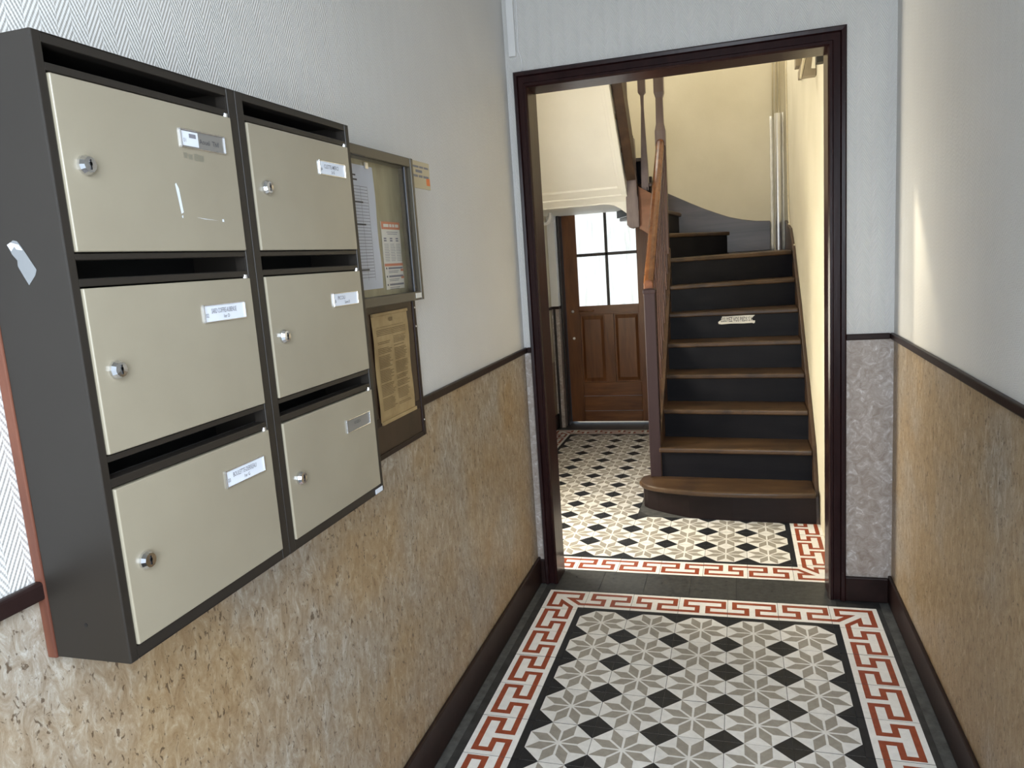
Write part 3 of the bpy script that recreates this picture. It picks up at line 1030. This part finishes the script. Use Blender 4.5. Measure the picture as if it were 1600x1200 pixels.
for ci, (ya, yb) in enumerate(COLS):
    for ri, (za, zb) in enumerate(rowd):
        dm = MB().box(MX - 0.016, MX + 0.004, ya + 0.0012, yb - 0.0012, za, zb, 'box_beige')
        dr = dm.build('mailbox_door', bevel=0.002, seg=3)
        mp(dr)
        inv = Matrix.Translation(-Vector(mail.location))

        def sub(o):
            o.parent = dr
            return o
        xf = MX + 0.004
        ly, lz = ya + 0.033, LOCKZ[ri]
        lk = MB().lathe([(-0.001, 0.0125), (0.004, 0.0125), (0.0095, 0.0098), (0.0100, 0.0)], (xf, ly, lz), (1, 0, 0), 'chrome', 12)
        sub(lk.build('lock'))
        kh = MB().box(xf + 0.0096, xf + 0.0104, ly - 0.0012, ly + 0.0012, lz - 0.0062, lz + 0.0062, 'keyhole_black')
        kh.box(xf + 0.0096, xf + 0.0104, ly - 0.0022, ly + 0.0022, lz - 0.001, lz + 0.0028, 'keyhole_black')
        sub(kh.build('keyhole'))
        hg = MB().lathe([(0, 0.004), (0.006, 0.004)], (MX - 0.001, yb - 0.008, zb - 0.0005), (0, 0, 1), 'aluminium', 8)
        sub(hg.build('hinge_pin'))
        # name plate holder
        cy_ = yb - 0.078 if ci == 0 else yb - 0.077
        cz_ = [1.7105, 1.4505, 1.189][ri] - (0.005 if ci == 1 else 0)
        no, txt, sub2, kind = PL[ci][ri]
        w_, h_ = 0.1035, 0.0275
        pf = MB()
        y0_, y1_, z0_, z1_ = cy_ - w_ / 2, cy_ + w_ / 2, cz_ - h_ / 2, cz_ + h_ / 2
        t_ = 0.0016
        for bb in ((y0_, y1_, z0_, z0_ + t_), (y0_, y1_, z1_ - t_, z1_), (y0_, y0_ + t_ * 1.3, z0_ + t_, z1_ - t_), (y1_ - t_ * 1.3, y1_, z0_ + t_, z1_ - t_)):
            pf.box(xf - 0.001, xf + 0.003, bb[0], bb[1], bb[2], bb[3], 'chrome')
        sub(pf.build('plate_frame', bevel=0.0005))
        ins = MB()
        mt_ = 'label_white' if kind == 'white' else 'label_grey'
        ins.box(xf - 0.0005, xf + 0.0008, y0_ + t_, y1_ - t_, z0_ + t_, z1_ - t_, mt_)
        if kind == 'half':
            ins.box(xf, xf + 0.0011, y0_ + t_ * 2, y0_ + 0.040, z0_ + 0.0035, z1_ - 0.003, 'label_white')
        sub(ins.build('name_plate'))
        px_ = xf + 0.0013
        rt = lambda *a: lettering(*a)
        if kind == 'half':
            lettering('01', 0.0085, (px_, y0_ + 0.007, z0_ + 0.0085), ydir, zdir, 'ink_soft', 'lettering', dr, 0, 0.8)
            sub(MB().box(px_ - 0.0001, px_ + 0.0001, y0_ + 0.020, y0_ + 0.035, z0_ + 0.0155, z0_ + 0.0215, 'ink_soft').build('print'))
            lettering('Aouel  Thif', 0.0105, (xf + 0.001, y0_ + 0.043, z0_ + 0.0095), ydir, (0, -0.08, 1), 'ink', 'lettering', dr, 0, 0.95)
        else:
            if no:
                lettering(no, 0.0085, (px_, y0_ + 0.0055, z0_ + 0.008), ydir, zdir, 'ink_soft', 'lettering', dr, 0.0001, 0.8)
            if kind == 'grey':
                lettering(txt, 0.0090, (px_, cy_ - 0.019, cz_ - 0.001), ydir, zdir, 'ink', 'lettering', dr, 0, 0.8)
            else:
                ws_ = min(0.95, 0.074 / (len(txt) * 0.0076))
                lettering(txt, 0.0108, (px_, y0_ + 0.019, z0_ + 0.0135), ydir, zdir, 'ink_soft', 'lettering', dr, 0.0001, ws_)
                lettering(sub2, 0.0078, (px_, y0_ + 0.046, z0_ + 0.0050), ydir, zdir, 'ink', 'lettering', dr, 0, 0.85)
        if ci == 0 and ri == 0:
            q = xf + 0.0003
            for pts_ in ([(-1.9395, 1.642), (-1.937, 1.644), (-1.9325, 1.636), (-1.929, 1.602), (-1.934, 1.600)],
                         [(-1.934, 1.597), (-1.931, 1.598), (-1.9315, 1.594), (-1.9335, 1.594)],
                         [(-1.903, 1.596), (-1.884, 1.5945), (-1.852, 1.5925), (-1.884, 1.5938)],
                         [(-1.8425, 1.595), (-1.838, 1.595), (-1.838, 1.591), (-1.8425, 1.591)]):
                sub(MB().quad([(q, a, b) for a, b in pts_], 'label_white').build('scratch'))
            for a_, b_, c_, d_ in ((-1.912, -1.905, 1.682, 1.690), (-1.902, -1.893, 1.681, 1.688), (-1.889, -1.880, 1.680, 1.690), (-1.879, -1.868, 1.680, 1.689)):
                sub(MB().quad([(q, a_, c_), (q, b_, c_), (q, b_, d_), (q, a_, d_)], 'smudge_grey').build('smudge'))
stk = MB().box(MX + 0.001, MX + 0.0022, -1.424, -1.390, 1.0065, 1.0170, 'label_white').build('maker_sticker')
mp(stk)

# torn clear tape on the side of the mailboxes
tp = MB()
tpts = [(-0.302, 1.561), (-0.292, 1.566), (-0.286, 1.5645), (-0.281, 1.558), (-0.2625, 1.528), (-0.266, 1.521), (-0.278, 1.510), (-0.282, 1.517), (-0.291, 1.534), (-0.290, 1.541), (-0.297, 1.549)]
tp.faces([(x, MY0 - 0.0003, z) for x, z in tpts] + [(x, MY0 - 0.0008, z) for x, z in tpts],
         [list(range(len(tpts))), list(range(len(tpts), 2 * len(tpts)))[::-1]] + [(i, (i + 1) % len(tpts), len(tpts) + (i + 1) % len(tpts), len(tpts) + i) for i in range(len(tpts))], 'clear_tape')
tp = tp.build('tape_strip', label='torn strip of clear adhesive tape on the grey mailbox side', cat='tape')
MB().prism([(-0.302, 1.561), (-0.296, 1.5635), (-0.284, 1.560), (-0.279, 1.553), (-0.288, 1.5545), (-0.291, 1.5585), (-0.297, 1.553)], -0.0004, 'label_white', 'XZ', MY0 - 0.0009).build('adhesive_residue', tp)

# ================================================================== BACKING BOARD, NOTICE CASE, PAPERS
BX0, BX1 = XL, MBK - 0.0005
board = empty('mounting_board', (XL, -1.49, 1.003), label='brown wooden board screwed to the wall behind mailboxes and notice case', cat='board')
bd = MB().box(BX0, BX1 - 0.004, -2.140, -0.850, 1.012, 1.790, 'board_brown')
put(bd.build('panel'), board)
for nm, b, mt in (('edge_strip', (BX0, BX1, -2.147, -2.140, 1.002, 1.790), 'board_edge'),
                  ('edge_strip', (BX0, BX1, -0.850, -0.832, 1.003, 1.790), 'satin_brown'),
                  ('edge_strip', (BX0, BX1, -1.370, -0.850, 1.003, 1.018), 'satin_brown'),
                  ('edge_strip', (BX0, BX1 - 0.001, -2.140, -1.370, 1.003, 1.012), 'board_edge')):
    put(MB().box(*b, mt).build(nm, bevel=0.002), board)
for z_ in (1.33, 1.385, 1.05):
    put(MB().lathe([(0, 0.003), (0.0015, 0.002), (0.0016, 0)], (BX1, -0.841, z_), (1, 0, 0), 'aluminium', 8).build('screw'), board)

CX0, CX1 = MBK, -0.295
CY0, CY1, CZ0, CZ1 = -1.372, -0.868, 1.409, 1.799
case = empty('notice_case', (CX0, -1.12, CZ0), label='bronze metal notice case with a sliding glass front beside the mailboxes', cat='notice board')


def cp(o):
    return put(o, case)


cp(MB().box(CX0 + 0.0005, CX0 + 0.004, CY0, CY1, CZ0, CZ1, 'case_back').build('back_panel'))
for b in ((CX0 + 0.004, CX1, CY0, CY1, CZ1 - 0.024, CZ1), (CX0 + 0.004, CX1, CY0, CY1, CZ0, CZ0 + 0.024), (CX0 + 0.004, CX1, CY0, CY0 + 0.02, CZ0 + 0.024, CZ1 - 0.024)):
    cp(MB().box(*b, 'case_bronze').build('frame_rail', bevel=0.002))
cp(MB().box(CX0 + 0.004, CX1 + 0.002, CY1 - 0.016, CY1, CZ0, CZ1, 'case_bronze').build('frame_stile', bevel=0.002))
cp(MB().box(CX1 - 0.012, CX1 - 0.004, CY1 - 0.048, CY1 - 0.036, CZ0 + 0.024, CZ1 - 0.024, 'grip_metal').build('glass_grip', bevel=0.002))
cp(MB().box(CX1 - 0.018, CX1 - 0.013, CY1 - 0.036, CY1 - 0.016, CZ0 + 0.024, CZ1 - 0.024, 'keyhole_black').build('dark_gap'))  # black strip standing in for the dark gap beside the sliding glass
cp(MB().box(CX1 - 0.011, CX1 - 0.008, CY0 + 0.02, CY1 - 0.046, CZ0 + 0.024, CZ1 - 0.024, 'clear_glass').build('glass_pane'))
stc = MB().box(CX1 + 0.0004, CX1 + 0.0016, CY1 - 0.056, CY1 - 0.018, CZ0 + 0.006, CZ0 + 0.020, 'paper_white')
stc = stc.build('maker_sticker')
cp(stc)

PX = CX0 + 0.005


def sheet(name, x, y0_, y1_, z0_, z1_, mat, wav=0.002, nseg=8, **tags):
    m = MB()
    for i in range(nseg):
        za, zb = z0_ + (z1_ - z0_) * i / nseg, z0_ + (z1_ - z0_) * (i + 1) / nseg
        xa, xb = x + wav * (1 + math.sin(i * 1.3)), x + wav * (1 + math.sin((i + 1) * 1.3))
        m.hexa([(xa, y0_, za), (xa, y1_, za), (xb, y1_, zb), (xb, y0_, zb)], [(xa + 0.0005, y0_, za), (xa + 0.0005, y1_, za), (xb + 0.0005, y1_, zb), (xb + 0.0005, y0_, zb)], mat)
    return m.build(name, **tags)


# bluish list sheet
s1_ = sheet('notice_sheet', PX, -1.262, -1.048, 1.452, 1.762, 'paper_blue', 0.0012, label='bluish white sheet with a long ruled list inside the notice case', cat='paper')
ln = MB()
q = PX + 0.0036
for i in range(30):
    z_ = 1.708 - i * 0.0078
    ln.quad([(q, -1.240, z_), (q, -1.092, z_), (q, -1.092, z_ + 0.0013), (q, -1.240, z_ + 0.0013)], 'ink_soft')
for y_ in (-1.205, -1.130, -1.092):
    ln.quad([(q, y_, 1.475), (q, y_ + 0.0012, 1.475), (q, y_ + 0.0012, 1.709), (q, y_, 1.709)], 'ink_soft')
for z_, a_, b_ in ((1.733, -1.20, -1.148), (1.722, -1.20, -1.142), (1.668, -1.19, -1.12), (1.613, -1.19, -1.115), (1.5, -1.19, -1.12)):
    ln.quad([(q, a_, z_), (q, b_, z_), (q, b_, z_ + 0.004), (q, a_, z_ + 0.004)], 'ink')
ln.build('printed_lines', s1_)
MB().box(PX + 0.003, PX + 0.007, -1.095, -1.080, 1.755, 1.770, 'aluminium').build('clip', s1_)
# orange and white leaflet
s2_ = sheet('notice_leaflet', PX, -1.028, -0.913, 1.446, 1.626, 'paper_white', 0.0006, label='white leaflet with orange header inside the notice case', cat='paper')
q = PX + 0.0024
pr_ = MB()


def strip_(y0_, y1_, z0_, z1_, mt, m=None, qq=None):
    (m or pr_).quad([(qq or q, y0_, z0_), (qq or q, y1_, z0_), (qq or q, y1_, z1_), (qq or q, y0_, z1_)], mt)


strip_(-1.028, -0.913, 1.606, 1.626, 'orange_ink')
strip_(-1.028, -0.913, 1.508, 1.515, 'orange_ink')
for z_ in (1.493, 1.473):
    strip_(-0.932, -0.913, z_, z_ + 0.006, 'orange_ink')
for z_ in (1.502, 1.480, 1.458):
    strip_(-1.008, -0.918, z_ - 0.002, z_ + 0.003, 'ink_soft')
    strip_(-1.008, -0.945, z_ - 0.008, z_ - 0.0065, 'ink_soft')
    strip_(-1.008, -0.950, z_ - 0.012, z_ - 0.0105, 'ink_soft')
    strip_(-1.022, -1.016, z_ - 0.002, z_ + 0.003, 'ink')
strip_(-1.000, -0.930, 1.598, 1.5995, 'ink_soft')
strip_(-0.995, -0.935, 1.593, 1.5945, 'ink_soft')
for k_ in range(3):
    for z_ in (1.574, 1.580):
        strip_(-1.020 + k_ * 0.037, -1.004 + k_ * 0.037, z_, z_ + 0.0035, 'ink_soft')
for k_ in range(3):
    for i in range(11):
        strip_(-1.020 + k_ * 0.036, -0.989 + k_ * 0.036 - 0.006 * random.random(), 1.566 - i * 0.0044, 1.567 - i * 0.0044, 'ink_soft')
pr_.build('print', s2_)
tx = MB()
for a_, b_ in ((-1.016, -0.984), (-0.980, -0.966), (-0.962, -0.948), (-0.944, -0.922)):
    strip_(a_, b_, 1.612, 1.620, 'paper_white', tx, q + 0.0003)
tx.build('header_print', s2_)
# small cream card behind the case
cd = MB().box(XL + 0.0005, XL + 0.003, -0.745, -0.605, 1.736, 1.817, 'card_cream').build('wall_card', bevel=0.001, label='small cream card with orange mark on the wall beside the notice case', cat='card')
q = XL + 0.0034
cm = MB()
strip_(-0.637, -0.609, 1.748, 1.770, 'logo_orange', cm, q)
cm.build('logo', cd)
tx = MB()
for z_, h_, spans in ((1.797, 0.006, ((-0.735, -0.690), (-0.685, -0.655), (-0.650, -0.615))), (1.783, 0.008, ((-0.715, -0.665),)), (1.769, 0.007, ((-0.735, -0.700), (-0.694, -0.664), (-0.658, -0.616)))):
    for a_, b_ in spans:
        strip_(a_, b_, z_, z_ + h_, 'ink_soft', tx, q)
tx.build('print', cd)
# yellowed regulations poster
on_ = sheet('regulation_poster', MBK - 0.0035, -1.118, -0.896, 1.100, 1.386, 'old_paper', 0.0015, label='yellowed old two-column printed notice on the brown board', cat='poster')
q = MBK + 0.0008
om = MB()
lines = []
for k_, (y0_, w_) in enumerate(((-1.100, 0.086), (-1.003, 0.086))):
    z_ = 1.318
    while z_ > 1.125:
        if random.random() < 0.93 and int((1.318 - z_) / 0.0042 + k_ * 3) % 9 > 0:
            strip_(y0_, y0_ + w_ * random.uniform(0.7, 1.0), z_, z_ + 0.0017, 'old_ink', om, q)
        z_ -= 0.0042
for i in range(4):
    strip_(-1.100, -0.918, 1.328 + i * 0.0045, 1.3297 + i * 0.0045, 'old_ink', om, q)
strip_(-1.100, -0.930, 1.3495, 1.3505, 'old_ink', om, q)
strip_(-1.018, -0.998, 1.362, 1.372, 'old_ink', om, q)
om.build('print', on_)
for b in ((MBK - 0.0035, MBK + 0.002, -1.118, -0.896, 1.380, 1.388), (MBK - 0.0035, MBK + 0.003, -1.112, -0.892, 1.092, 1.102)):
    MB().box(*b, 'old_paper').build('folded_edge', on_, bevel=0.001)

# ================================================================== PIPES, CABLES, SMALL FITTINGS
MB().box(-0.334, -0.303, YF - 0.018, YF, 2.345, ZC1, 'white_trim').build('cable_trunking', bevel=0.002, label='white plastic cable trunking above the doorway corner', cat='trunking')
MB().tube([(-0.290, YF - 0.004, ZC1 - 0.002), (-0.291, YF - 0.004, 2.50), (-0.295, YF - 0.004, 2.37), (-0.286, YF - 0.004, 2.345), (-0.283, YF - 0.004, 2.33), (-0.283, YF - 0.004, 2.285)], 0.0028, 'white_trim', 8).build('bell_cable', smooth=True, label='thin white painted cable beside the trunking above the doorway', cat='cable')
MB().box(-0.354, -0.328, YF - 0.004, YF, 0.12, 1.088, 'marble_paper_cool_lit').build('trim_%d' % (n_trim + 1), kind='structure', label='narrow pale strip left of the door casing')
pipe_y = H2B - 0.028
MB().tube([(0.895, pipe_y, 1.4425), (0.895, pipe_y, 2.515)], 0.0255, 'aluminium', 18).build('riser_pipe', smooth=False, label='thick shiny metal pipe standing in the stair corner', cat='pipe')


def lag(x, z0_, z1_, r, label):
    pts, rr2 = [], []
    n = 26
    for i in range(n + 1):
        z_ = z0_ + (z1_ - z0_) * i / n
        pts.append((x + random.uniform(-0.0015, 0.0015), H2B - r - 0.002, z_))
        rr2.append(r * random.uniform(0.82, 1.0))
    MB().tube(pts, rr2, 'lagging_white', 8).build('lagged_pipe', smooth=True, label=label, cat='pipe')


lag(0.848, 1.444, 2.50, 0.0115, 'white wrapped pipe left of the shiny metal pipe')
lag(0.936, 1.444, 2.52, 0.0095, 'white wrapped pipe between the shiny metal pipe and the corner')
for x, z0_, z1_, lb in ((0.862, 2.49, 3.6, 'thin cream tube rising above the white wrapped pipe'), (0.886, 2.515, 3.6, 'thin cream tube rising above the left of the shiny metal pipe'), (0.909, 2.515, 3.6, 'thin cream tube rising above the right of the shiny metal pipe')):
    MB().tube([(x, pipe_y + 0.012, z0_), (x, pipe_y + 0.012, z1_)], 0.0062, 'cream_gloss', 8).build('thin_tube', smooth=True, label=lb, cat='pipe')
cbp = [(H2R - 0.006, 3.70, 3.4), (H2R - 0.006, 3.66, 2.75), (H2R - 0.006, 3.62, 2.4), (H2R - 0.006, 3.58, 2.0), (H2R - 0.006, 3.52, 1.72), (H2R - 0.006, 3.40, 1.58), (H2R - 0.006, 3.10, 1.50), (H2R - 0.006, 2.92, 1.475)]
wc = empty('wall_cable', (H2R, 3.6, 1.45), label='cream painted cable clipped to the right stair wall', cat='cable')
put(MB().tube(cbp, 0.005, 'cream_gloss', 8).build('cable', smooth=True), wc)
for y_, z_ in ((3.665, 2.78), (3.605, 2.25), (3.55, 1.86), (3.46, 1.64)):
    put(MB().box(H2R - 0.014, H2R, y_ - 0.008, y_ + 0.008, z_ - 0.006, z_ + 0.006, 'cream_gloss').build('cable_clip', bevel=0.002), wc)
# cream painted timber brackets high on the right wall, just past the doorway
bk = empty('wall_bracket', (H2R, 1.4, 2.3), label='cream painted timber bracket high on the right wall past the doorway', cat='bracket')
put(MB().prism([(0.898, 2.310), (0.962, 2.310), (0.9645, 2.342), (0.940, 2.345), (0.955, 2.47), (0.934, 2.47)], 0.06, 'bracket_wood', 'XZ', 1.36).build('notched_block', bevel=0.002), bk)
put(MB().prism([(0.888, 2.312), (0.896, 2.310), (0.932, 2.47), (0.915, 2.47)], 0.05, 'cream_gloss', 'XZ', 1.365).build('brace', bevel=0.002), bk)
put(MB().box(0.926, H2R, 2.20, 2.30, 2.535, 2.70, 'bracket_wood').build('back_block', bevel=0.003), bk)
put(MB().box(0.932, H2R, 1.00, 1.06, 2.296, 2.345, 'keyhole_black').build('dark_fitting', bevel=0.003), bk)
put(MB().box(0.945, H2R, 0.90, 2.30, 2.47, 2.52, 'bracket_wood').build('rail', bevel=0.003), bk)
# white bent waste pipe under the winders at the left
MB().tube([(H2L + 0.02, 3.00, 1.775), (H2L + 0.06, 3.05, 1.772), (H2L + 0.125, 3.06, 1.775), (H2L + 0.150, 3.06, 1.79), (H2L + 0.160, 3.06, 1.82), (H2L + 0.160, 3.06, 1.858)], 0.013, 'white_trim', 10).build('bent_pipe', smooth=True, label='bent white pipe under the stair beside the back door', cat='pipe')
